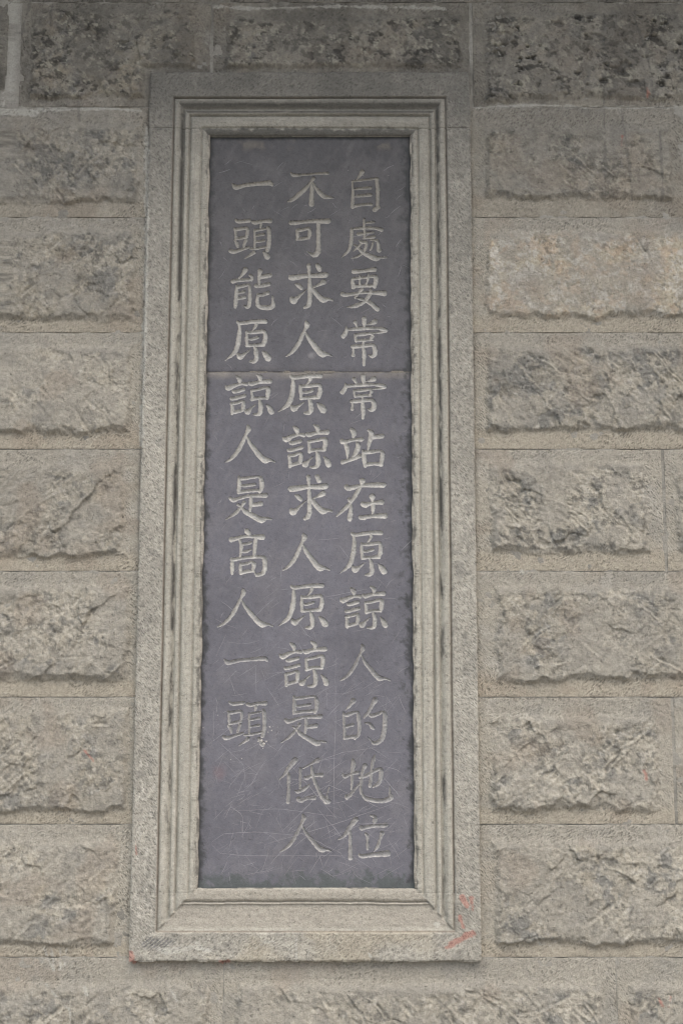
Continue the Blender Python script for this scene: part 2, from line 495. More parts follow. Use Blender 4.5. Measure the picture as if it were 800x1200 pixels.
# (row, left u, right u, boss left u, boss right u, boss top v, boss bottom v, options)
B = [
    (0, -250, 9, -238, 4, 12, 108, dict(dark=.6, grime=1.0)),
    (0, 24, 246.5, 36, 229, 7, 116, dict(saw=-1, dark=.7, tan=.45, rough=1.25, grime=.75)),
    (0, 249.5, 550, 264, 540, 16, 84, dict(dark=.5, rough=.7, grime=.8, saw=1)),
    (0, 553.5, 905, 568, 892, 12, 116, dict(saw=1, dark=.45, rough=.75, pits=1.0, grime=.72)),
    (1, -130, 180, -115, 164, 142, 238, dict(saw=1, dark=.55, tan=.1, rough=1.05, grime=.3)),
    (1, 545, 802, 568, 788, 146, 233, dict(saw=1, dark=.35, tan=.25, rough=.5, grime=.38)),
    (1, 805, 1090, 816, 1078, 146, 233, dict(grime=.4)),
    (2, -90, 180, -75, 160, 266, 376, dict(saw=-1, dark=.5, tan=.2, rough=1.0, grime=.12)),
    (2, 545, 890, 569, 875, 268, 373, dict(saw=-1, dark=.12, tan=.62, rough=.62, grime=.05)),
    (3, -180, 180, -165, 154, 402, 509, dict(saw=1, dark=.2, tan=.15, rough=.85)),
    (3, 545, 860, 570, 846, 401, 507, dict(saw=1, dark=.55, tan=.15, rough=1.15)),
    (4, -80, 178, -64, 147, 541, 652, dict(saw=-1, dark=.3, tan=.1, rough=1.0)),
    (4, 545, 776.5, 573, 759, 538, 649, dict(saw=1, dark=.42, tan=.1, rough=1.2)),
    (4, 779.5, 1080, 791, 1066, 538, 649, dict(dark=.4)),
    (5, -190, 176, -176, 151, 684, 799, dict(saw=-1, dark=.3, tan=.08, rough=0.98)),
    (5, 545, 880, 579, 866, 684, 799, dict(saw=-1, dark=.2, tan=.1, rough=0.98)),
    (6, -90, 176, -75, 154, 828, 950, dict(saw=-1, dark=.25, tan=.15, rough=0.89)),
    (6, 545, 788, 574, 773, 836, 949, dict(saw=-1, dark=.32, tan=.08, rough=1.02)),
    (6, 791, 1080, 803, 1066, 836, 949, dict(dark=.3)),
    (7, -150, 170, -136, 138, 982, 1106, dict(saw=-1, dark=.28, tan=.15, rough=0.81)),
    (7, 545, 880, 578, 866, 982, 1106, dict(saw=-1, dark=.22, tan=.15, rough=0.89)),
]
seed = 3
for row, u0, u1, b0, b1, v0, v1, opt in B:
    seed += 1
    vm = (ROWV[row] + ROWV[row + 1]) / 2
    make_block(uu(u0, vm) + .3, uu(u1, vm) - .3, ROWQ[row] + G, ROWQ[row + 1] - G,
               (uu(b0, vm), uu(b1, vm), vq(v0), vq(v1)), seed, **opt)
# the course under the frame and the courses out of the picture, down to the ground and up to the eave
HQ = 0.37 / U
ground_q = 0.0
q0 = ROWQ[-1]
course = [q0]
while course[-1] + HQ < ground_q - 40: course.append(course[-1] + HQ)
course.append(ground_q + 8)
PL, PR = uu(-560, 600), uu(1330, 600)
for ci in range(len(course) - 1):
    a, b = course[ci], course[ci + 1]
    if ci == 0:
        xs = [PL, uu(-170, 1160), uu(262, 1160), uu(722, 1160), uu(1090, 1160), PR]
    else:
        off = 150 if ci % 2 else 0
        xs = [PL] + list(np.arange(PL + 200 + off, PR - 100, 330)) + [PR]
    for i in range(len(xs) - 1):
        seed += 1
        opt = dict(saw=-1 if seed % 3 else 1, dark=.22, tan=.05, rough=.85 if ci == 0 else 1.0)
        make_block(xs[i] + G, xs[i + 1] - G, a + G, b - G, (xs[i] + 14, xs[i + 1] - 14, a + (24 if ci == 0 else 16), b - 16), seed, **opt)
# outer neighbours of the eight courses beside the frame
for row in range(8):
    a, b = ROWQ[row], ROWQ[row + 1]
    vm = (ROWV[row] + ROWV[row + 1]) / 2
    le = min(uu(t[1], vm) for t in B if t[0] == row); re = max(uu(t[2], vm) for t in B if t[0] == row)
    for x0, x1 in ((PL, le), (re, PR)):
        if x1 - x0 < 30: continue
        seed += 1
        make_block(x0 + G, x1 - G, a + G, b - G, (x0 + 14, x1 - 14, a + 15, b - 15), seed, grime=max(0, .8 - row * .35))
# courses above the picture
TOPQ = ROWQ[0] - HQ * .9
for k_ in range(1):
    b = ROWQ[0] - k_ * HQ * .9; a = b - HQ * .9
    xs = [PL + k_ * 0] + list(np.arange(PL + 180 + 140 * k_, PR - 100, 320)) + [PR]
    for i in range(len(xs) - 1):
        seed += 1
        make_block(xs[i] + G, xs[i + 1] - G, a + G, b - G, (xs[i] + 14, xs[i + 1] - 14, a + 15, b - 12), seed, grime=1.0, dark=.6)

# rubble core of the wall behind the facing
zc0, zc1 = -ground_q * U, -TOPQ * U
cv_ = np.array([(x, y, z) for x in (PL * U, PR * U) for y in (.052, .42) for z in (zc0, zc1)], float)
cf_ = np.array([(0, 1, 3, 2), (4, 6, 7, 5), (0, 4, 5, 1), (2, 3, 7, 6), (0, 2, 6, 4), (1, 5, 7, 3)])
build("wall_core", cv_, cf_, MAT_MORTAR, wall, np.tile(np.array([.2, .19, .17]), (8, 1)), np.zeros(8), smooth_shade=False)
# mortar bed behind the faces, showing in the joints
ps = grid_lines(PL, PR, 2.4, VIEW_L, VIEW_R, 12); qs = grid_lines(TOPQ, ground_q + 8, 2.4, VIEW_T, VIEW_B, 12)
hm = lambda P, Q: -1.0 + fbm(P, Q, 12, 3, 201) * .9 + np.where((P < uu(30, 60)) & (Q < ROWQ[1] + 3), .4, 0.0)
keep = lambda p, q: ~((p > FL + 6) & (p < FR - 6) & (q > FT + 6) & (q < FB - 6))
V, Fc, p, q, h = relief(ps, qs, hm, -45, keep)
col = np.tile(np.array([.30, .295, .27]), (len(p), 1))
col = mix(col, C_DARK, smooth(.1, .7, fbm(p, q, 40, 4, 205)) * .35)
col = mix(col, C_LIME * .95, smooth(-.1, .5, fbm(p, q, 60, 3, 206)) * smooth(ROWQ[4], ROWQ[1], q) * .35)
col = marks(col, p, q, 3)
build("mortar", V, Fc, MAT_MORTAR, wall, col, np.zeros(len(p)))

# ------------------------------------------------------------------ the carved frame
frame = empty("carved_frame", ((FL + FR) / 2 * U, 0, -FB * U), "moulded grey stone frame set proud of the wall around the dark inscription", "frame")
JT = vq(152.5)      # joint under the lintel
JB = vq(1046)       # joint above the sill
# profile heights (wall units, 1 = 2.5 mm) against t = 0..1 from outer arris to the opening
T_SIDE = np.array([0, .02, .385, .395, .41, .425, .45, .50, .54, .57, .595, .605, .655, .665, .68, .695, .72, .79, .865, .88, .895, .91, .955, .985, 1.0])
H_SIDE = np.array([7.2, 7.6, 7.6, 7.2, 2.6, 5.6, 7.2, 6.8, 4.6, 1.6, 1.2, 5.2, 5.2, 4.6, 0.4, 2.6, 4.8, 5.8, 4.6, 1.8, 3.2, 4.4, 4.5, 3.6, 2.6])
T_BOT = np.array([0, .02, .385, .40, .46, .60, .72, .775, .79, .815, .83, .86, .93, .98, 1.0])
H_BOT = np.array([7.4, 7.8, 7.8, 6.0, 4.8, 3.6, 2.9, 2.8, 4.6, 0.8, 3.4, 4.6, 4.6, 4.0, 2.6])
WL, WR, WT, WB = SL_L - FL, FR - SL_R, SL_T - FT, FB - SL_B


def bamboo(c, s):
    """little node marks cut across the inner bead every half hand or so"""
    k = c / 50.0 + .15 * np.sin(c / 37.0 + s)
    fr_ = k - np.floor(k)
    return np.exp(-((fr_ - .5) / .055) ** 2)


def frame_h(P, Q):
    wx = fbm(P, Q * .25, 22, 3, 301) * .35; wy = fbm(P * .25, Q, 22, 3, 302) * .35
    tl = (P - FL + wx) / WL; tr = (FR - P + wx) / WR; tt = (Q - FT + wy) / WT; tb = (FB - Q + wy) / WB
    tb = (FB - Q + wy + fbm(P, Q * .2, 18, 4, 303) * .7) / WB
    tn = np.minimum(np.minimum(tl, tr), np.minimum(tt, tb))
    tc = np.clip(tn, 0, 1)
    isb = (tb <= tn + 1e-9)
    h = np.where(isb, np.interp(tc, T_BOT, H_BOT), np.interp(tc, T_SIDE, H_SIDE))
    jamb = (tn == tl) | (tn == tr)
    bead = smooth(.89, .92, tc)
    h = h + np.where(jamb, bamboo(Q, 0), 0) * bead * 1.2 - np.where(jamb, (np.cos((Q) * 2 * math.pi / 3.0) > .1) * (bamboo(Q, 0) > .35), 0) * bead * .8
    h = h + fbm(P, Q, 34, 3, 305) * .3 + fbm(P, Q, 7, 3, 306) * .22 + fbm(P, Q, 2.6, 2, 307) * .14
    # worn outer arris
    edge = np.minimum.reduce([P - FL, FR - P, Q - FT, FB - Q])
    h = h - np.exp(-np.maximum(edge, 0) / .9) * (.7 + np.maximum(0, fbm(P, Q, 11, 3, 308)) * 2.2)
    h = np.where(tn > 1.0, -3.2, h)
    # hairline joints
    for jq in (JT, JB):
        h = h - np.exp(-(np.abs(Q - jq) / .55) ** 2) * np.where((P < SL_L) | (P > SL_R), 1.0, 0) * (1.2 if jq == JT else .25)
    return h


def frame_col(p, q):
    tl = (p - FL) / WL; tr = (FR - p) / WR; tt = (q - FT) / WT; tb = (FB - q) / WB
    tn = np.clip(np.minimum(np.minimum(tl, tr), np.minimum(tt, tb)), 0, 1)
    isb = tb <= tn + 1e-9; isT = tt <= tn + 1e-9
    col = np.tile(np.array([.36, .352, .318]), (len(p), 1)) * (1 + .12 * fbm(p, q, 60, 4, 311))[:, None]
    mould = smooth(.39, .43, tn)
    col = mix(col, np.array([.385, .378, .338]), mould * .8)
    # band: speckled and lichen-grey
    sp = fbm(p, q, 3.4, 3, 312, .7)
    col = col * (1 + (1 - mould) * .15 * sp)[:, None]
    col = mix(col, np.array([.19, .19, .18]), (1 - mould) * smooth(.3, .8, fbm(p, q, 14, 4, 313, .6)) * .38)
    col = mix(col, np.array([.50, .49, .45]), (1 - mould) * smooth(.3, .75, fbm(p, q, 4.5, 3, 314, .6)) * .35 * smooth(vq(1010), vq(1060), q + 0 * p) * (p < FL + 60))
    # black lichen in the cove, dying out towards the sill
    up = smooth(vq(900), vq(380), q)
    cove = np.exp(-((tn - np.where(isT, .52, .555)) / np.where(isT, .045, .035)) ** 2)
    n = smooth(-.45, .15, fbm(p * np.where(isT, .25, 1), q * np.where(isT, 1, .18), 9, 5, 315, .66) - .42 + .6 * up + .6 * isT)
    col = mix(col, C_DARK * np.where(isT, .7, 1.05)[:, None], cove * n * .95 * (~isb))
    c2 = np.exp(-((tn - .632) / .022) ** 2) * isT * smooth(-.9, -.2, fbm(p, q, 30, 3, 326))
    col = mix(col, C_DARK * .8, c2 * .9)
    # inner lip under the lintel painted black for its shade, with an irregular edge
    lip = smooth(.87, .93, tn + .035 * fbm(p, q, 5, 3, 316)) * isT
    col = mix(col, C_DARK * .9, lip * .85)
    lj = smooth(.955, 1.0, tn + .035 * fbm(p, q, 6, 3, 317)) * (~isT) * (~isb) * smooth(-.2, .3, fbm(p, q, 20, 2, 318))
    col = mix(col, C_DARK * 1.5, lj * .7)
    jm = (~isT) & (~isb)
    col = mix(col, np.array([.13, .125, .11]), jm * smooth(.905, .925, tn) * (np.cos(q * 2 * math.pi / 3.0) > .1) * (bamboo(q, 0) > .35) * .3)
    lw = smooth(vq(640), vq(900), q) * jm
    col = mix(col, np.array([.52, .51, .47]), lw * smooth(.28, .6, fbm(p * 1.5, q * .5, 5, 4, 324, .7)) * np.where(tn < .39, .6, .3) * (p < FL + 100))
    col = mix(col, np.array([.115, .115, .11]), (1 - mould) * smooth(.25, .6, fbm(p, q, 3.6, 3, 325, .7)) * .3)
    # brown line at the foot of the band
    ln = np.exp(-((tn - .408) / .010) ** 2)
    col = mix(col, np.array([.17, .135, .11]), ln * .7)
    # vertical streaks on the mouldings
    stv = np.where(isT | isb, fbm(p * .12, q, 2.5, 3, 319), fbm(p, q * .08, 2.5, 3, 320))
    col = col * (1 + mould * .11 * stv)[:, None]
    # upper part is weathered greyer
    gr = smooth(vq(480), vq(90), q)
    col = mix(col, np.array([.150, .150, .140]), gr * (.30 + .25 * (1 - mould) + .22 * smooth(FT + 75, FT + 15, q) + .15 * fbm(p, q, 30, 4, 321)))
    dust = isb * smooth(.42, .5, tn)
    col = mix(col, np.array([.33, .31, .275]), dust * .6)
    # yellow-brown stain on the sill, grey scrape at its left end
    col = mix(col, np.array([.40, .36, .28]), isb * (1 - mould) * smooth(0, .8, fbm(p, q, 50, 3, 322)) * .4)
    gx, gq = W(187, 1104)
    ds = np.hypot((p - gx) / 19, (q - gq) / 9)
    col = mix(col, np.array([.15, .155, .16]), smooth(1.1, .6, ds + .2 * fbm(p, q, 8, 3, 323)) * (np.sin((p + q * 1.3) * 1.15) > -.45) * .85)
    return marks(col, p, q, 9)


def prof_lines(a, w, sgn, step=.72):
    return a + sgn * np.arange(0, w + step * .5, step) * (w / (round(w / step) * step))


def frame_piece(name, p0, p1, q0, q1, sp, sq):
    np_ = max(2, int(round((p1 - p0) / sp))); nq = max(2, int(round((q1 - q0) / sq)))
    ps = np.linspace(p0, p1, np_ + 1); qs = np.linspace(q0, q1, nq + 1)
    jq_ = JT if name == "lintel" else JB if name == "sill" else None
    if jq_: qs = np.unique(np.concatenate([np.arange(q0, jq_ - .4, sq), np.arange(jq_, q1 - .4, sq), [q1]]))
    eps = 1.3
    jb = 2.2
    kp = lambda p, q: (~((p > SL_L + eps) & (p < SL_R - eps) & (q > SL_T + eps) & (q < SL_B - eps))
                       & ~((name != "jamb") & (q > JT) & (q < JB) & ((p < SL_L + jb) | (p > SL_R - jb))))
    V, Fc, p, q, h = relief(ps, qs, frame_h, -22, kp)
    # outer edge slightly ragged
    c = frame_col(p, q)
    tl = (p - FL) / WL; tr = (FR - p) / WR; tt = (q - FT) / WT; tb = (FB - q) / WB
    tn = np.minimum(np.minimum(tl, tr), np.minimum(tt, tb))
    vert = (tn == tl) | (tn == tr)
    tool = (tn < .385) * np.where(vert, 1.0, -1.0) * 1.05
    # ragged lower arris and opening edge
    rag = fbm(p, q * .1, 9, 4, 331) * 1.1
    low = q > FB - .01
    V[:, 2] += np.where(low, rag * U, 0)
    return build(name, V, Fc, MAT_FRAME, frame, c, tool)


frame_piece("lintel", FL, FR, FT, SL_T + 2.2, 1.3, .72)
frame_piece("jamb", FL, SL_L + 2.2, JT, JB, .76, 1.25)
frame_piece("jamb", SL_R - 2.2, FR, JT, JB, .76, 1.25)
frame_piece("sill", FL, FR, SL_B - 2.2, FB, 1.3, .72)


def ragged_lip(side):
    """chipped inner lip standing between the bead and the slate"""
    qs = np.arange(SL_T - 1, SL_B + 1, 1.6)
    verts = []; a0 = SL_L if side < 0 else SL_R
    w = .9 + fbm(qs * 1.0, qs * 0 + 5 * side, 34, 4, 341, .5) * .7 + 1.1 * np.abs(np.sin(math.pi * (qs / 50.0 + .15 * np.sin(qs / 37.0) - .5)))
    w = np.clip(w, .15, 3)
    prof = [(-1.2, 3.0), (0, 3.1), (.55, 2.9), (1.0, 1.6), (1.05, -3.0)]
    for k, q_ in enumerate(qs):
        for t, hh in prof:
            x = a0 - side * 1.0 * (t * w[k] if t > 0 else t) * 1.0
            verts.append((x * U, -(hh + .2 * math.sin(k * 1.7)) * U, -q_ * U))
    n = len(prof); fs = []
    for k in range(len(qs) - 1):
        for i in range(n - 1):
            a = k * n + i
            fs.append((a, a + n, a + n + 1, a + 1) if side < 0 else (a, a + 1, a + n + 1, a + n))
    verts = np.array(verts)
    p = verts[:, 0] / U; q = -verts[:, 2] / U
    c = np.tile(np.array([.36, .345, .31]), (len(p), 1))
    c = mix(c, C_DARK, smooth(-.1, .5, fbm(p, q, 12, 4, 345)) * .6)
    return build("bead_edge", verts, np.array(fs), MAT_FRAME, frame, c, np.zeros(len(p)))


ragged_lip(-1); ragged_lip(1)

# ------------------------------------------------------------------ the inscription
GL = {}
GL['自'] = [[(365,125,30),(330,180,18),(290,235,6)],[(225,260,12),(235,450,20),(225,640,22)],[(240,262,14),(400,245,14),(560,225,18),(578,260,26),(588,450,24),(585,620,22)],[(590,640,28),(545,680,30)],[(255,380,14),(480,360,20)],[(265,485,16),(480,465,22)],[(230,635,22),(350,610,18),(490,605,20)]]
GL['處'] = [[(390,95,16),(385,240,16)],[(420,150,12),(530,135,16)],[(215,240,12),(350,225,18),(540,225,18),(640,252,24)],[(210,245,22),(205,400,24),(170,540,20),(120,600,14),(65,650,5)],[(300,315,20),(400,300,16),(520,285,16)],[(390,240,16),(400,370,16)],[(380,375,12),(530,350,22)],[(320,410,10),(360,435,22),(420,430,16),(415,480,20),(400,550,16)],[(350,440,14),(300,500,14),(235,560,6)],[(250,475,12),(300,510,16),(370,580,24),(480,640,32),(560,670,34),(620,660,16),(715,655,8)],[(370,590,14),(300,640,14),(210,670,6)],[(520,430,12),(500,500,14),(475,550,8)],[(480,400,10),(570,405,16),(590,440,18),(595,520,20),(600,555,24),(625,545,16)]]
GL['要'] = [[(240,110,28),(330,110,22),(450,95,22),(550,80,26)],[(220,225,14),(228,290,24),(230,350,24)],[(230,225,18),(400,205,16),(550,185,20),(570,240,28),(545,340,24)],[(235,335,18),(380,330,20),(530,325,20)],[(330,170,10),(330,310,14)],[(455,140,10),(450,220,18),(425,300,10)],[(70,450,26),(130,465,22),(300,440,16),(420,430,16),(540,435,20),(690,440,34)],[(360,375,20),(320,430,16),(290,470,14),(255,508,8),(330,525,14),(410,550,18),(500,600,26),(590,680,26)],[(490,395,16),(480,450,24),(430,530,22),(360,590,22),(250,635,22),(130,650,5)]]
GL['常'] = [[(390,60,28),(390,120,26),(395,190,10)],[(255,110,22),(275,150,14),(290,195,8)],[(545,105,30),(490,130,16),(430,150,6)],[(130,190,12),(130,250,24),(85,330,26)],[(140,230,16),(280,215,22),(420,205,22),(560,205,16),(650,215,22),(710,240,18),(640,265,14),(530,280,8)],[(255,310,12),(270,400,16)],[(260,310,16),(370,300,20),(490,285,14),(510,320,20),(485,370,16)],[(275,400,16),(380,390,16),(510,385,12)],[(225,490,14),(235,560,14),(230,620,20)],[(220,490,22),(350,480,22),(500,465,20),(540,510,26),(545,590,28),(505,635,22),(455,615,8)],[(380,395,14),(378,500,18),(388,620,24),(385,770,16)]]
GL['站'] = [[(235,110,20),(270,160,30),(260,225,14)],[(100,290,26),(130,305,24),(250,275,16),(380,265,22)],[(155,345,22),(175,430,24),(178,550,8)],[(310,310,12),(330,370,26),(300,460,24),(255,525,12)],[(110,610,24),(200,580,20),(350,520,24)],[(475,120,12),(515,170,28),(500,270,24),(480,360,18),(470,425,10)],[(525,235,22),(600,225,24),(670,215,24)],[(400,435,14),(415,540,24),(430,660,24)],[(410,460,22),(520,455,22),(640,440,14),(675,480,24),(665,560,24),(650,640,20)],[(430,645,24),(560,635,18),(660,640,24)]]
GL['在'] = [[(200,220,26),(240,240,28),(400,205,20),(560,195,26),(725,195,30)],[(425,135,32),(405,210,16),(340,320,24),(270,430,18),(170,540,22),(60,640,8)],[(235,400,20),(255,450,14),(262,560,24),(245,675,30)],[(430,465,26),(470,480,30),(570,450,16),(700,440,30)],[(565,360,34),(572,430,14),(580,520,24),(568,605,10)],[(400,655,24),(430,660,26),(560,640,22),(745,635,32)]]
GL['原'] = [[(235,115,18),(280,135,20),(450,110,22),(650,105,26)],[(260,140,14),(265,280,24),(240,440,26),(190,560,24),(60,665,5)],[(510,140,20),(500,180,16),(455,240,8)],[(370,255,14),(375,350,20),(380,450,16)],[(370,270,14),(480,265,20),(600,250,20),(640,260,20),(650,350,26),(625,440,22)],[(380,455,20),(480,450,16),(610,440,22)],[(400,360,12),(450,365,14),(535,340,16)],[(490,470,14),(515,540,24),(520,640,24),(490,685,22),(430,690,12)],[(245,580,16),(280,620,32),(340,580,16),(420,520,6)],[(615,540,10),(660,590,30),(695,640,34)]]
GL['諒'] = [[(220,110,14),(260,150,26),(268,205,12)],[(70,260,10),(110,290,28),(200,245,20),(300,220,16),(360,230,20)],[(170,335,14),(200,345,20),(320,310,18)],[(145,440,14),(170,450,18),(335,405,18)],[(150,520,12),(165,600,20),(165,680,18)],[(150,530,16),(230,515,16),(310,490,16),(320,540,22),(310,620,20)],[(170,665,18),(310,625,18)],[(505,85,12),(550,120,24),(555,165,20)],[(395,205,14),(430,225,24),(540,195,20),(690,185,26)],[(425,320,12),(440,400,18),(440,465,16)],[(430,325,16),(540,305,16),(640,280,18),(665,320,26),(650,440,20)],[(440,460,22),(540,440,16),(650,440,18)],[(540,465,14),(560,540,24),(560,650,24),(520,690,18),(460,690,10)],[(360,640,20),(385,650,30),(430,595,12),(490,540,6)],[(645,540,8),(690,600,26),(710,650,30)]]
GL['人'] = [[(355,120,10),(372,170,26),(340,240,16),(290,350,20),(220,480,20),(130,580,16),(45,630,6)],[(345,265,8),(400,370,18),(480,470,24),(560,560,28),(620,600,30),(690,600,14),(755,625,8)]]
GL['的'] = [[(240,120,28),(200,180,18),(135,250,6)],[(100,290,12),(110,450,16),(115,640,16)],[(110,325,18),(170,315,20),(290,280,14),(310,330,20),(325,450,20),(320,580,18),(265,650,14)],[(120,645,20),(230,625,18),(300,625,12)],[(125,490,16),(235,460,18)],[(550,110,30),(510,190,20),(450,290,16),(395,360,12)],[(465,310,10),(500,335,20),(600,305,16),(660,280,14),(690,320,24),(690,450,24),(670,600,26),(620,690,22),(540,720,20),(500,690,8),(445,630,4)],[(410,435,10),(465,440,14),(500,480,20),(525,510,18)]]
GL['地'] = [[(190,120,16),(195,180,24),(175,290,14),(175,420,14),(165,525,8)],[(45,325,14),(75,355,18),(150,320,14),(265,295,18)],[(90,620,14),(105,645,20),(190,560,18),(300,435,6)],[(285,360,14),(370,345,18),(480,290,18),(580,245,16),(605,280,24),(595,400,20),(550,460,20),(490,495,10)],[(505,60,10),(492,120,20),(465,240,14),(455,400,18),(440,480,20)],[(365,200,26),(335,270,16),(315,400,16),(305,540,14),(340,620,16),(400,665,22),(550,690,22),(660,685,24),(745,645,26),(733,580,10),(730,490,5)]]
GL['位'] = [[(290,150,30),(220,240,24),(130,380,20),(45,435,8)],[(195,300,10),(212,360,18),(210,550,18),(215,700,26)],[(505,90,10),(560,110,18),(565,160,24),(550,215,10)],[(370,260,20),(380,280,22),(520,245,18),(720,230,24)],[(430,350,8),(460,390,18),(458,480,12),(460,570,16)],[(665,350,26),(640,430,14),(605,540,18),(550,610,6)],[(345,650,10),(375,680,22),(520,660,22),(745,640,32)]]
GL['不'] = [[(100,145,10),(140,180,20),(300,170,14),(500,155,14),(640,150,18)],[(430,225,24),(390,280,14),(310,380,24),(220,460,26),(130,535,24),(60,560,10)],[(400,280,8),(410,380,24),(405,500,26),(400,600,32)],[(420,280,8),(470,370,18),(540,450,26),(600,495,26),(720,510,10)]]
GL['可'] = [[(100,160,24),(140,165,28),(300,150,20),(450,140,24),(660,140,32)],[(195,270,14),(205,340,22),(195,405,14)],[(200,275,20),(300,260,20),(365,245,16),(390,300,24),(370,380,18)],[(200,405,12),(290,395,20),(375,375,16)],[(515,170,24),(515,350,26),(515,500,26),(505,590,34),(450,635,26),(350,585,4)]]
GL['求'] = [[(85,270,26),(120,275,32),(340,245,24),(450,245,26),(600,235,32)],[(480,95,24),(510,150,28)],[(350,100,24),(358,200,16),(368,400,24),(370,600,26),(350,680,26),(300,710,18)],[(165,370,14),(205,395,24),(240,430,20)],[(100,580,20),(130,615,36),(180,575,20),(315,450,6)],[(570,340,30),(510,375,18),(425,415,8)],[(365,395,10),(420,460,24),(500,550,28),(570,600,32),(640,590,16),(700,605,10)]]
GL['是'] = [[(240,110,14),(245,220,24),(240,330,20)],[(250,140,18),(380,125,18),(530,110,14),(570,160,26),(575,260,24),(550,315,20)],[(240,330,18),(370,310,18),(520,300,18)],[(285,235,12),(330,235,16),(475,215,16)],[(120,415,20),(160,440,22),(280,405,18),(400,380,16),(520,375,20),(635,370,26)],[(415,395,18),(420,480,22),(408,590,12)],[(435,510,18),(565,490,26)],[(320,475,20),(280,530,14),(200,620,20),(55,712,6)],[(230,505,16),(280,540,12),(340,600,24),(450,660,28),(580,720,32),(630,695,16),(715,705,10)]]
GL['低'] = [[(245,120,30),(170,210,22),(100,310,16),(20,390,5)],[(150,300,10),(160,360,20),(155,500,16),(152,700,22)],[(575,120,28),(500,160,14),(365,230,5)],[(325,240,16),(325,380,14),(325,510,12)],[(250,545,8),(290,560,18),(400,505,18),(450,460,6)],[(395,360,14),(420,370,20),(500,335,16),(630,325,22)],[(485,200,12),(500,290,18),(520,380,18),(580,520,18),(640,630,22),(710,690,30),(750,690,14)],[(710,680,14),(715,590,8),(745,495,4)],[(300,660,24),(330,680,24),(420,650,18),(525,640,24)]]
GL['一'] = [[(130,310,8),(165,345,28),(200,355,26),(330,325,24),(520,310,24),(660,300,30),(705,322,20)]]
GL['頭'] = [[(175,130,18),(215,150,22),(370,135,22)],[(155,245,14),(170,320,20),(175,390,16)],[(165,265,20),(280,245,20),(340,250,20),(345,320,20),(330,365,16)],[(175,395,18),(340,365,18)],[(150,410,10),(190,450,22),(205,500,16)],[(325,400,20),(310,450,18),(290,500,12)],[(100,560,24),(140,575,24),(250,545,18),(365,510,14)],[(430,155,24),(470,165,22),(560,145,20),(680,140,26)],[(545,180,18),(535,230,12)],[(450,270,14),(455,400,16),(455,510,14)],[(450,275,16),(610,250,14)],[(650,230,18),(665,300,26),(665,450,24),(640,550,22)],[(460,350,14),(590,325,16)],[(460,435,14),(590,415,16)],[(390,535,12),(500,525,16),(625,500,14)],[(440,580,24),(400,610,18),(310,665,6)],[(595,580,20),(640,640,34)]]
GL['能'] = [[(300,120,32),(270,170,22),(215,240,12)],[(120,290,26),(200,275,20),(380,262,20)],[(375,200,18),(400,230,20),(390,265,20)],[(180,350,14),(175,450,22),(165,600,26),(160,660,20)],[(185,375,18),(300,350,18),(360,340,14),(370,420,20),(370,600,24),(340,665,20),(290,645,8)],[(200,460,16),(290,440,16)],[(200,540,16),(300,520,18)],[(515,140,30),(505,200,20),(505,330,16)],[(525,225,24),(660,200,26)],[(460,350,24),(500,360,22),(650,330,24)],[(490,485,18),(560,485,20),(635,455,22)],[(490,500,20),(480,570,22),(500,640,26),(570,670,26),(705,650,28),(700,495,7)]]
GL['高'] = [[(365,80,28),(400,120,24)],[(125,205,28),(200,190,22),(330,155,18),(480,160,20),(600,165,34)],[(260,210,14),(285,310,22),(265,450,12)],[(505,190,22),(495,300,24),(480,440,14)],[(300,270,14),(380,265,16),(430,245,14)],[(290,380,14),(370,375,16),(425,350,12)],[(135,485,14),(150,580,24),(145,690,18)],[(140,500,20),(250,480,20),(400,460,16),(590,455,18),(640,490,26),(650,600,26),(620,690,22),(520,715,18),(490,670,6)],[(270,550,12),(275,620,20),(280,690,18)],[(275,570,16),(380,550,16),(450,530,16),(480,570,24),(470,640,20)],[(285,690,18),(370,665,18),(480,660,16)]]

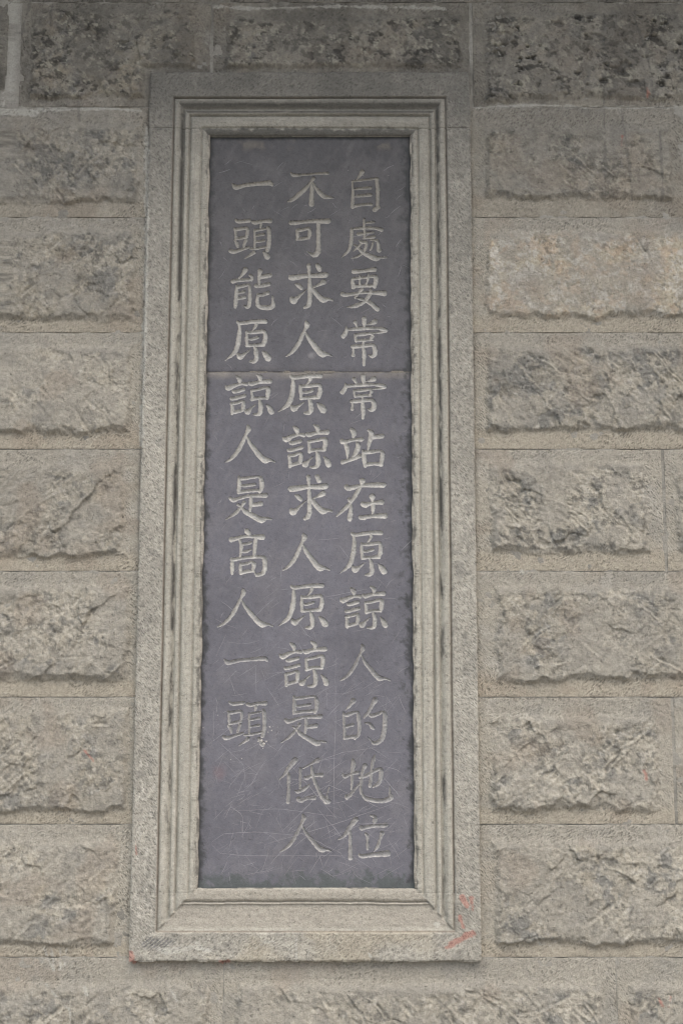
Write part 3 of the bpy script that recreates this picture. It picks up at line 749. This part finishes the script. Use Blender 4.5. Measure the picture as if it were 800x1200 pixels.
# column texts with the extent of every character (u0, u1, v0, v1), stroke weight and how pale the cut still is
TEXT = [
    ('一', 271.7, 320.4, 211, 221.5, 1.0, .85), ('頭', 268.5, 318.5, 256, 303, 1.0, .8), ('能', 270.7, 321.7, 313, 362, 1.0, .85),
    ('原', 264, 317, 374, 425, 1.05, .95), ('諒', 263.7, 320.4, 438, 486.7, 1.05, .95), ('人', 263.7, 322.7, 497.6, 542, 1.15, 1.0),
    ('是', 264.3, 318.5, 557.5, 612, 1.05, 1.0), ('高', 268.5, 312.5, 620, 675, 1.0, 1.0), ('人', 254.8, 321, 689, 735, 1.05, .9),
    ('一', 262, 314.7, 769, 779, .8, .85), ('頭', 260.5, 313, 821.4, 874.6, .85, .9),
    ('不', 337, 391, 201, 241, 1.0, .8), ('可', 338.6, 387, 256, 300.5, 1.0, .8), ('求', 338.6, 390, 308.5, 361, 1.05, .9),
    ('人', 334.5, 389, 375.5, 417.5, 1.15, 1.0), ('原', 326, 381.6, 438, 485, 1.1, 1.0), ('諒', 331, 387.4, 497, 548.6, 1.1, 1.0),
    ('求', 338, 389.6, 556.5, 609, 1.05, 1.0), ('人', 331, 386.4, 624.5, 668.4, 1.15, 1.0), ('原', 326, 384, 684, 737, 1.0, .95),
    ('諒', 326.8, 384.8, 751, 805.5, 1.0, .95), ('是', 329, 383, 815, 874, .9, .85), ('低', 326.8, 387.4, 888.5, 941.8, 1.0, .8),
    ('人', 327.4, 389.6, 954, 999, .9, .8),
    ('自', 411, 445, 198.5, 247.5, .95, .75), ('處', 400, 453.7, 255, 305, .95, .8), ('要', 399, 452.7, 313, 364, 1.0, .9),
    ('常', 400, 454, 371, 428.6, 1.0, .9), ('常', 399, 452.7, 438.5, 490.6, 1.0, .95), ('站', 398.5, 450, 501, 547, 1.05, 1.0),
    ('在', 393.7, 453.4, 560.7, 610, 1.0, 1.0), ('原', 398, 452.4, 622, 675, 1.0, .95), ('諒', 398, 453.4, 686.6, 737, 1.0, .9),
    ('人', 398, 457, 754.5, 798, .9, .8), ('的', 401.4, 452.7, 817.6, 873, 1.0, .82), ('地', 400.8, 459.7, 885, 940.5, 1.0, .8),
    ('位', 396, 456.5, 955, 1007.4, 1.0, .8),
]

plaque = empty("inscribed_plaque", ((SL_L + SL_R) / 2 * U, 0, -SL_B * U), "dark purple-grey slate plaque carved with three columns of Chinese characters", "plaque")
CS, NF = 1.5, 4                                  # coarse cell, subdivision around the strokes
SLATE_H = -1.6


def spline(pts):
    """soften a stroke's path"""
    if len(pts) < 3: return pts
    P = np.array([pts[0]] + list(pts) + [pts[-1]], float)
    out = []
    for i in range(1, len(P) - 2):
        for t in (0, .34, .67):
            a, b, c, d = P[i - 1], P[i], P[i + 1], P[i + 2]
            out.append(.5 * ((2 * b) + (-a + c) * t + (2 * a - 5 * b + 4 * c - d) * t * t + (-a + 3 * b - 3 * c + d) * t ** 3))
    out.append(P[-2])
    r = [tuple(o) for o in out]
    return [(x, y, max(w, 3)) for x, y, w in r]


chars = []
for ch, u0, u1, v0, v1, wt, pale in TEXT:
    st = GL[ch]
    gx0 = min(x - w for s in st for x, y, w in s); gx1 = max(x + w for s in st for x, y, w in s)
    gy0 = min(y - w for s in st for x, y, w in s); gy1 = max(y + w for s in st for x, y, w in s)
    vm = (v0 + v1) / 2
    p0, p1 = uu(u0, vm), uu(u1, vm); qa, qb = vq(v0), vq(v1)
    sx = (p1 - p0) / (gx1 - gx0); sy = (qb - qa) / (gy1 - gy0)
    sw = 65.0 / 800 * wt * 1.34
    ss = [[(p0 + (x - gx0) * sx, qa + (y - gy0) * sy, w * sw) for x, y, w in spline(s)] for s in st]
    chars.append((ch, ss, (p0, p1, qa, qb), pale, v0 < 434))


def slab_base(P, Q, q0, q1):
    h = SLATE_H + fbm(P, Q, 90, 2, 501) * .5 + fbm(P, Q, 16, 2, 502) * .06
    e = np.minimum(Q - q0, q1 - Q)
    h = h - np.exp(-np.maximum(e, 0) / 1.3) * np.maximum(0, .6 + 1.1 * fbm(P, Q, 11, 3, 503))
    return h


def slate_col(p, q):
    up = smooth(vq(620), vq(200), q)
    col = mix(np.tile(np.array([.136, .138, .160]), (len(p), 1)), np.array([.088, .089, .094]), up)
    col = col * (1 + .10 * fbm(p, q, 80, 4, 511) + .06 * fbm(p, q, 9, 3, 512))[:, None]
    # brushed dusty streaks
    st = fbm(p * .9 + q * .45, q * .12 - p * .2, 5, 3, 513)
    col = mix(col, np.array([.24, .235, .24]), smooth(.2, .9, st) * .10)
    cl = smooth(.1, .8, fbm(p, q, 36, 4, 514))
    col = mix(col, np.array([.20, .195, .20]), cl * .18)
    # brown bloom at the very top and along the joint
    d = q - SL_T
    col = mix(col, np.array([.21, .19, .155]), np.exp(-((d - 10) / 6) ** 2) * smooth(.2, .7, fbm(p, q, 18, 4, 515)) * .4)
    dj = q - vq(436)
    col = mix(col, np.array([.25, .235, .21]), smooth(11, 2, dj) * (dj > 0) * (.45 + .3 * fbm(p, q, 20, 3, 516)))
    col = mix(col, C_DARK, .6 * np.exp(-np.abs(dj + 3) / 3.0) * smooth(-.2, .5, fbm(p, q, 12, 3, 517)) * .6)
    # black growth along the sides and in patches along the foot
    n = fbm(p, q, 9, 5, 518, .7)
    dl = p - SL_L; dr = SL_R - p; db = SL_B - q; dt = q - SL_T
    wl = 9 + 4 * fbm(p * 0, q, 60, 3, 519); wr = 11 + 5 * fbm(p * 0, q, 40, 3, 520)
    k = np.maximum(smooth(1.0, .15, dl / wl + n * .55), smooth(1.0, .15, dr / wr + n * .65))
    k = np.maximum(k, smooth(1.0, .1, dt / 5 - n * .5))  # lintel's shade painted along the top edge of the slate
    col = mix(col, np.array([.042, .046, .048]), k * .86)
    kb = smooth(1.0, .2, db / 17 - n * .9)
    col = mix(col, np.array([.085, .10, .10]), kb * .85)
    kr = smooth(.35, .7, fbm(p, q, 7, 4, 521, .6)) * smooth(30, 8, dr) * .7
    col = mix(col, np.array([.06, .065, .067]), kr)
    for (u, v, r, c, a) in ((257, 905, 9, (.26, .15, .15), .22), (365, 416, 4.5, (.30, .30, .31), .6)):
        x, y = W(u, v)
        col = mix(col, np.array(c), smooth(1.3, .2, np.hypot(p - x, q - y) / r + .4 * n) * a)
    return col


def make_slab(q0, q1, upper):
    p0, p1 = SL_L - 2.5, SL_R + 2.5
    nx = int(round((p1 - p0) / CS)); ny = int(round((q1 - q0) / CS))
    cx = (p1 - p0) / nx; cy = (q1 - q0) / ny
    P, Q = np.meshgrid(p0 + np.arange(nx + 1) * cx, q0 + np.arange(ny + 1) * cy)
    H = slab_base(P, Q, q0, q1)
    near = np.zeros((ny, nx), bool); owner = np.full((ny, nx), -1)
    for ci, (ch, ss, bb, pale, isup) in enumerate(chars):
        if isup != upper: continue
        i0 = max(0, int((bb[0] - 4 - p0) / cx)); i1 = min(nx, int((bb[1] + 4 - p0) / cx) + 1)
        j0 = max(0, int((bb[2] - 4 - q0) / cy)); j1 = min(ny, int((bb[3] + 4 - q0) / cy) + 1)
        X = P[j0:j1, i0:i1] + cx / 2; Y = Q[j0:j1, i0:i1] + cy / 2
        e = np.full(X.shape, -1e9)
        for s in ss: e = np.maximum(e, seg_dist(X, Y, s))
        m = e > -1.9
        near[j0:j1, i0:i1] |= m
        owner[j0:j1, i0:i1] = np.where(m, ci, owner[j0:j1, i0:i1])
    stride = nx * NF + 1
    jj, ii = np.nonzero(~near)
    vid = lambda a, b: a * stride + b
    coarse = np.stack([vid(jj * NF, ii * NF), vid((jj + 1) * NF, ii * NF), vid((jj + 1) * NF, (ii + 1) * NF), vid(jj * NF, (ii + 1) * NF)], -1)
    jn, in_ = np.nonzero(near)
    a, b = np.meshgrid(np.arange(NF), np.arange(NF), indexing='ij')
    fj = (jn[:, None] * NF + a.ravel()[None]).ravel(); fi = (in_[:, None] * NF + b.ravel()[None]).ravel()
    fown = np.repeat(owner[jn, in_], NF * NF)
    fine = np.stack([vid(fj, fi), vid(fj + 1, fi), vid(fj + 1, fi + 1), vid(fj, fi + 1)], -1)
    # evaluate all used lattice vertices
    ids, inv = np.unique(np.concatenate([coarse.ravel(), fine.ravel()]), return_inverse=True)
    vj, vi = ids // stride, ids % stride
    x = p0 + vi * cx / NF; y = q0 + vj * cy / NF
    cj = np.minimum(vj // NF, ny - 1); ci_ = np.minimum(vi // NF, nx - 1)
    ty = vj / NF - cj; tx = vi / NF - ci_
    h = (H[cj, ci_] * (1 - tx) + H[cj, ci_ + 1] * tx) * (1 - ty) + (H[cj + 1, ci_] * (1 - tx) + H[cj + 1, ci_ + 1] * tx) * ty
    e = np.full(len(x), -1e9); pal = np.zeros(len(x))
    for (ch, ss, bb, pale, isup) in chars:
        if isup != upper: continue
        m = (x > bb[0] - 4) & (x < bb[1] + 4) & (y > bb[2] - 4) & (y < bb[3] + 4)
        xx, yy = x[m], y[m]
        ee = np.full(len(xx), -1e9)
        for s in ss: ee = np.maximum(ee, seg_dist(xx, yy, s))
        ee = ee + fbm(xx, yy, 3.0, 3, 531) * .18 + .10
        e[m] = np.maximum(e[m], ee); pal[m] = pale
    ein = np.maximum(e, 0)
    depth = 2.3 * (1 - np.exp(-ein * 1.25))
    depth = depth * (1 + .16 * fbm(x, y, 2.4, 2, 532) * (ein > .2))
    h = h - depth
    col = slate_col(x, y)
    chip = smooth(-.12, .55, e + fbm(x, y, 2.2, 3, 533) * .4)
    pc = np.array([.41, .41, .39]) * (1 + .12 * fbm(x, y, 6, 3, 534))[:, None]
    upk = smooth(vq(420), vq(200), y)
    pc = mix(pc, np.array([.28, .27, .235]), upk * .8)
    kk = chip * (.30 + .70 * pal) * np.where((pal < .91) & (y > vq(745)), .62 + .38 * smooth(1.3, .3, ein), 1.0)
    col = mix(col, pc, kk)
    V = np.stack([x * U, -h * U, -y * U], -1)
    nC = len(coarse)
    allf = inv.reshape(-1, 4)
    cut = (e[allf] > 0).any(1); cut[:nC] = False
    own = np.concatenate([np.full(nC, -1), fown])
    stone = build_sub("slab", V, allf[~cut], col, plaque, q0, q1, (p0, p1))
    for ci, (ch, ss, bb, pale, isup) in enumerate(chars):
        if isup != upper: continue
        f = allf[cut & (own == ci)]
        o = sub("carved_character", V, f, col, stone)
        o['label'] = "engraved Chinese character " + ch
    return stone


def sub(name, V, f, col, parent):
    used, inv = np.unique(f, return_inverse=True)
    return build(name, V[used], inv.reshape(-1, 4), MAT_SLATE, parent, col[used], np.zeros(len(used)))


def build_sub(name, V, f, col, parent, q0, q1, pp):
    """front face plus a closed body behind it"""
    used, inv = np.unique(f, return_inverse=True)
    v = V[used]; c = col[used]; ff = inv.reshape(-1, 4)
    y0, y1 = -(SLATE_H - 6.5) * U, -(SLATE_H - 20) * U
    bx = np.array([(x, y, z) for x in (pp[0] * U, pp[1] * U) for y in (y0, y1) for z in (-q0 * U, -q1 * U)])
    n = len(v)
    bf = np.array([(0, 1, 3, 2), (4, 6, 7, 5), (0, 2, 6, 4), (1, 5, 7, 3), (2, 3, 7, 6), (0, 4, 5, 1)]) + n
    v = np.concatenate([v, bx]); c = np.concatenate([c, np.tile(np.array([.09, .09, .1]), (8, 1))])
    o = build(name, v, np.concatenate([ff, bf]), MAT_SLATE, parent, c, np.zeros(len(v)))
    return o


QJ = vq(435.5)
slab_up = make_slab(SL_T - 2.5, QJ - .55, True)
slab_dn = make_slab(QJ + .55, SL_B + 2.5, False)
# dusty filling at the back of the joint between the slabs
vv = []
for x in (SL_L, SL_R):
    for y in (SLATE_H - 1.6,):
        for z in (QJ - 1.5, QJ + 1.5): vv.append((x * U, -y * U, -z * U))
n_ = 120
xs_ = np.linspace(SL_L, SL_R, n_)
top = np.stack([xs_ * U, np.full(n_, -(SLATE_H - .7) * U) + fbm(xs_, xs_ * 0, 9, 3, 541) * .0018, np.full(n_, -(QJ - 1.6) * U)], -1)
bot = top.copy(); bot[:, 2] = -(QJ + 1.6) * U
vv = np.concatenate([top, bot])
ff = np.array([(i, i + n_, i + n_ + 1, i + 1) for i in range(n_ - 1)])
cc = np.tile(np.array([.20, .19, .17]), (len(vv), 1))
build("joint_filling", vv, ff, MAT_MORTAR, plaque, cc, np.zeros(len(vv)))

# scratches on the slate: hair-thin pale scores that follow its surface
SC = [[(393, 765), (393, 850), (391, 900), (392, 985)], [(382, 808), (383, 830)], [(299, 778), (300, 800), (300, 812)], [(250, 832), (250, 868)],
      [(370, 893), (400, 882), (440, 876)], [(330, 1003), (420, 1003)], [(248, 987), (262, 977), (300, 975), (350, 979)],
      [(248, 990), (258, 1000), (290, 1003), (330, 1003)], [(372, 948), (398, 978)], [(335, 968), (400, 1000)], [(400, 925), (340, 940)],
      [(300, 830), (245, 872)], [(255, 868), (285, 896), (288, 920)], [(420, 965), (463, 965)], [(455, 985), (465, 1000), (468, 1008)],
      [(450, 898), (465, 902), (470, 906)], [(448, 910), (470, 935)], [(418, 905), (455, 925)], [(262, 955), (270, 945), (284, 955), (285, 985)],
      [(400, 905), (330, 975)], [(335, 890), (395, 960)], [(345, 940), (385, 920), (420, 935)], [(470, 645), (485, 630)], [(380, 700), (430, 690)],
      [(268, 1022), (270, 1035)], [(310, 990), (395, 965), (460, 942)], [(275, 950), (330, 948), (400, 958)]]
sv, sf = [], []


def surf_h(p, q):
    q0, q1 = (SL_T - 2.5, QJ - .55) if q < QJ else (QJ + .55, SL_B + 2.5)
    return float(slab_base(np.array([p]), np.array([q]), q0, q1)[0])


def add_scratch(pts, w):
    P = np.array(pts, float); seg = np.hypot(*np.diff(P, axis=0).T); L = seg.sum()
    n = max(3, int(L / 4)); t = np.linspace(0, L, n); cum = np.concatenate([[0], np.cumsum(seg)])
    x = np.interp(t, cum, P[:, 0]); y = np.interp(t, cum, P[:, 1])
    j = rng.uniform(-.25, .25, (2, n)); x = x + j[0]; y = y + j[1]
    dx = np.gradient(x); dy = np.gradient(y); l = np.hypot(dx, dy) + 1e-9
    nx_, ny_ = -dy / l, dx / l
    ww = w * (.35 + .65 * np.sin(np.linspace(.15, math.pi - .15, n))) * rng.uniform(.6, 1.2, n)
    b = len(sv)
    for k in range(n):
        hh = surf_h(x[k], y[k]) + .09
        for s in (-1, 1):
            sv.append(((x[k] + s * nx_[k] * ww[k]) * U, -hh * U, -(y[k] + s * ny_[k] * ww[k]) * U))
    for k in range(n - 1):
        a = b + 2 * k
        sf.append((a, a + 2, a + 3, a + 1))


for s in SC:
    add_scratch([tuple(float(c) for c in W(u, v)) for u, v in s], .2)
for i in range(520):
    v = 1030 - abs(rng.normal(0, 1)) * 170 if i < 380 else rng.uniform(180, 1000)
    if v < 175: continue
    u = rng.uniform(250, 474)
    a = rng.choice([rng.normal(-.65, .3), rng.uniform(-1.5, 1.5)]); L = rng.uniform(4, 30 if i < 380 else 18)
    p, q = [float(c) for c in W(u, v)]
    p2, q2 = p + L * math.cos(a), q + L * math.sin(a)
    if not (SL_L + 4 < p2 < SL_R - 4 and SL_T + 4 < q2 < SL_B - 4): continue
    if (q < QJ) != (q2 < QJ): continue
    add_scratch([(p, q), ((p + p2) / 2 + rng.uniform(-1, 1), (q + q2) / 2 + rng.uniform(-1, 1)), (p2, q2)], rng.uniform(.08, .19))
# chips knocked out around the last character
sc_m = bpy.data.materials.new("scratched_slate"); sc_m.use_nodes = True
sc_m.node_tree.nodes['Principled BSDF'].inputs['Base Color'].default_value = (.30, .295, .32, 1)
sc_m.node_tree.nodes['Principled BSDF'].inputs['Roughness'].default_value = .8
sv = np.array(sv)
o = build("scratches", sv, np.array(sf), sc_m, plaque)
o['kind'] = 'stuff'
cv, cf = [], []
for (u, v, r) in [(316, 852, 1.5), (318, 856, 1.2), (320, 851, 1), (314, 858, 1.1), (306, 868, 1.8), (309, 872, 2.0), (302, 869, 1.1), (312, 869, 1.4), (308, 877, 1.1),
                  (283, 889, 1), (270, 890, .9), (325, 852, .9), (255, 838, .8), (425, 205, .6), (455, 205, .7), (408, 199, .7), (238, 853, .9), (304, 873, .8), (298, 871, .8)]:
    p, q = [float(c) for c in W(u, v)]
    hh = surf_h(p, q); n = 8; b = len(cv); cv.append((p * U, -(hh + .5 * r * .5) * U, -q * U))
    rr = r * rng.uniform(.55, 1.2, n)
    for k in range(n):
        cv.append(((p + rr[k] * math.cos(k * 2 * math.pi / n)) * U, -(hh - .1) * U, -(q - rr[k] * math.sin(k * 2 * math.pi / n)) * U))
    for k in range(n):
        cf.append((b, b + 1 + (k + 1) % n, b + 1 + k, b))
ch_m = bpy.data.materials.new("plaster_specks"); ch_m.use_nodes = True
ch_m.node_tree.nodes['Principled BSDF'].inputs['Base Color'].default_value = (.42, .41, .39, 1)
ch_m.node_tree.nodes['Principled BSDF'].inputs['Roughness'].default_value = .9
o = build("plaster_specks", np.array(cv), [tuple(f[:3]) for f in cf], ch_m, plaque, smooth_shade=False)
o['kind'] = 'stuff'

# ------------------------------------------------------------------ what shades the top of the wall, and the ground before it
def plain(name, c, scale=6, rough=.9):
    m = bpy.data.materials.new(name); m.use_nodes = True
    nt = m.node_tree; b = nt.nodes['Principled BSDF']; b.inputs['Roughness'].default_value = rough
    n = nt.nodes.new('ShaderNodeTexNoise'); n.inputs['Scale'].default_value = scale; n.inputs['Detail'].default_value = 8
    g = nt.nodes.new('ShaderNodeNewGeometry'); nt.links.new(g.outputs['Position'], n.inputs['Vector'])
    r = nt.nodes.new('ShaderNodeValToRGB')
    r.color_ramp.elements[0].position = .3; r.color_ramp.elements[1].position = .7
    r.color_ramp.elements[0].color = (*[x * .75 for x in c], 1); r.color_ramp.elements[1].color = (*[x * 1.25 for x in c], 1)
    nt.links.new(n.outputs[0], r.inputs[0]); nt.links.new(r.outputs[0], b.inputs['Base Color'])
    return m


gm = plain("paving_stone", (.30, .285, .255))
g = build("ground", np.array([(-60, -60, 0), (60, -60, 0), (60, 3, 0), (-60, 3, 0)], float), np.array([(0, 1, 2, 3)]), gm, smooth_shade=False)
g['kind'] = 'structure'


def box(x0, x1, y0, y1, z0, z1):
    v = np.array([(x, y, z) for x in (x0, x1) for y in (y0, y1) for z in (z0, z1)], float)
    f = np.array([(0, 1, 3, 2), (4, 6, 7, 5), (0, 4, 5, 1), (2, 3, 7, 6), (0, 2, 6, 4), (1, 5, 7, 3)])
    return v, f


zt = -TOPQ * U
EAVE = 0.95
eave = empty("roof_eave", (0, 0, zt), "stone cornice jutting from the wall head above the inscription", "eave")
xl, xr = PL * U - .1, PR * U + .1
for (a, b, c, d, nm) in ((-.25, .1, 0.004, .16, "cornice_course"), (-.5, .1, .164, .30, "cornice_course"), (-EAVE, .1, .304, .42, "cornice_course")):
    v, f = box(xl, xr, a, b, zt + c, zt + d)
    build(nm, v, f, gm, eave, smooth_shade=False)
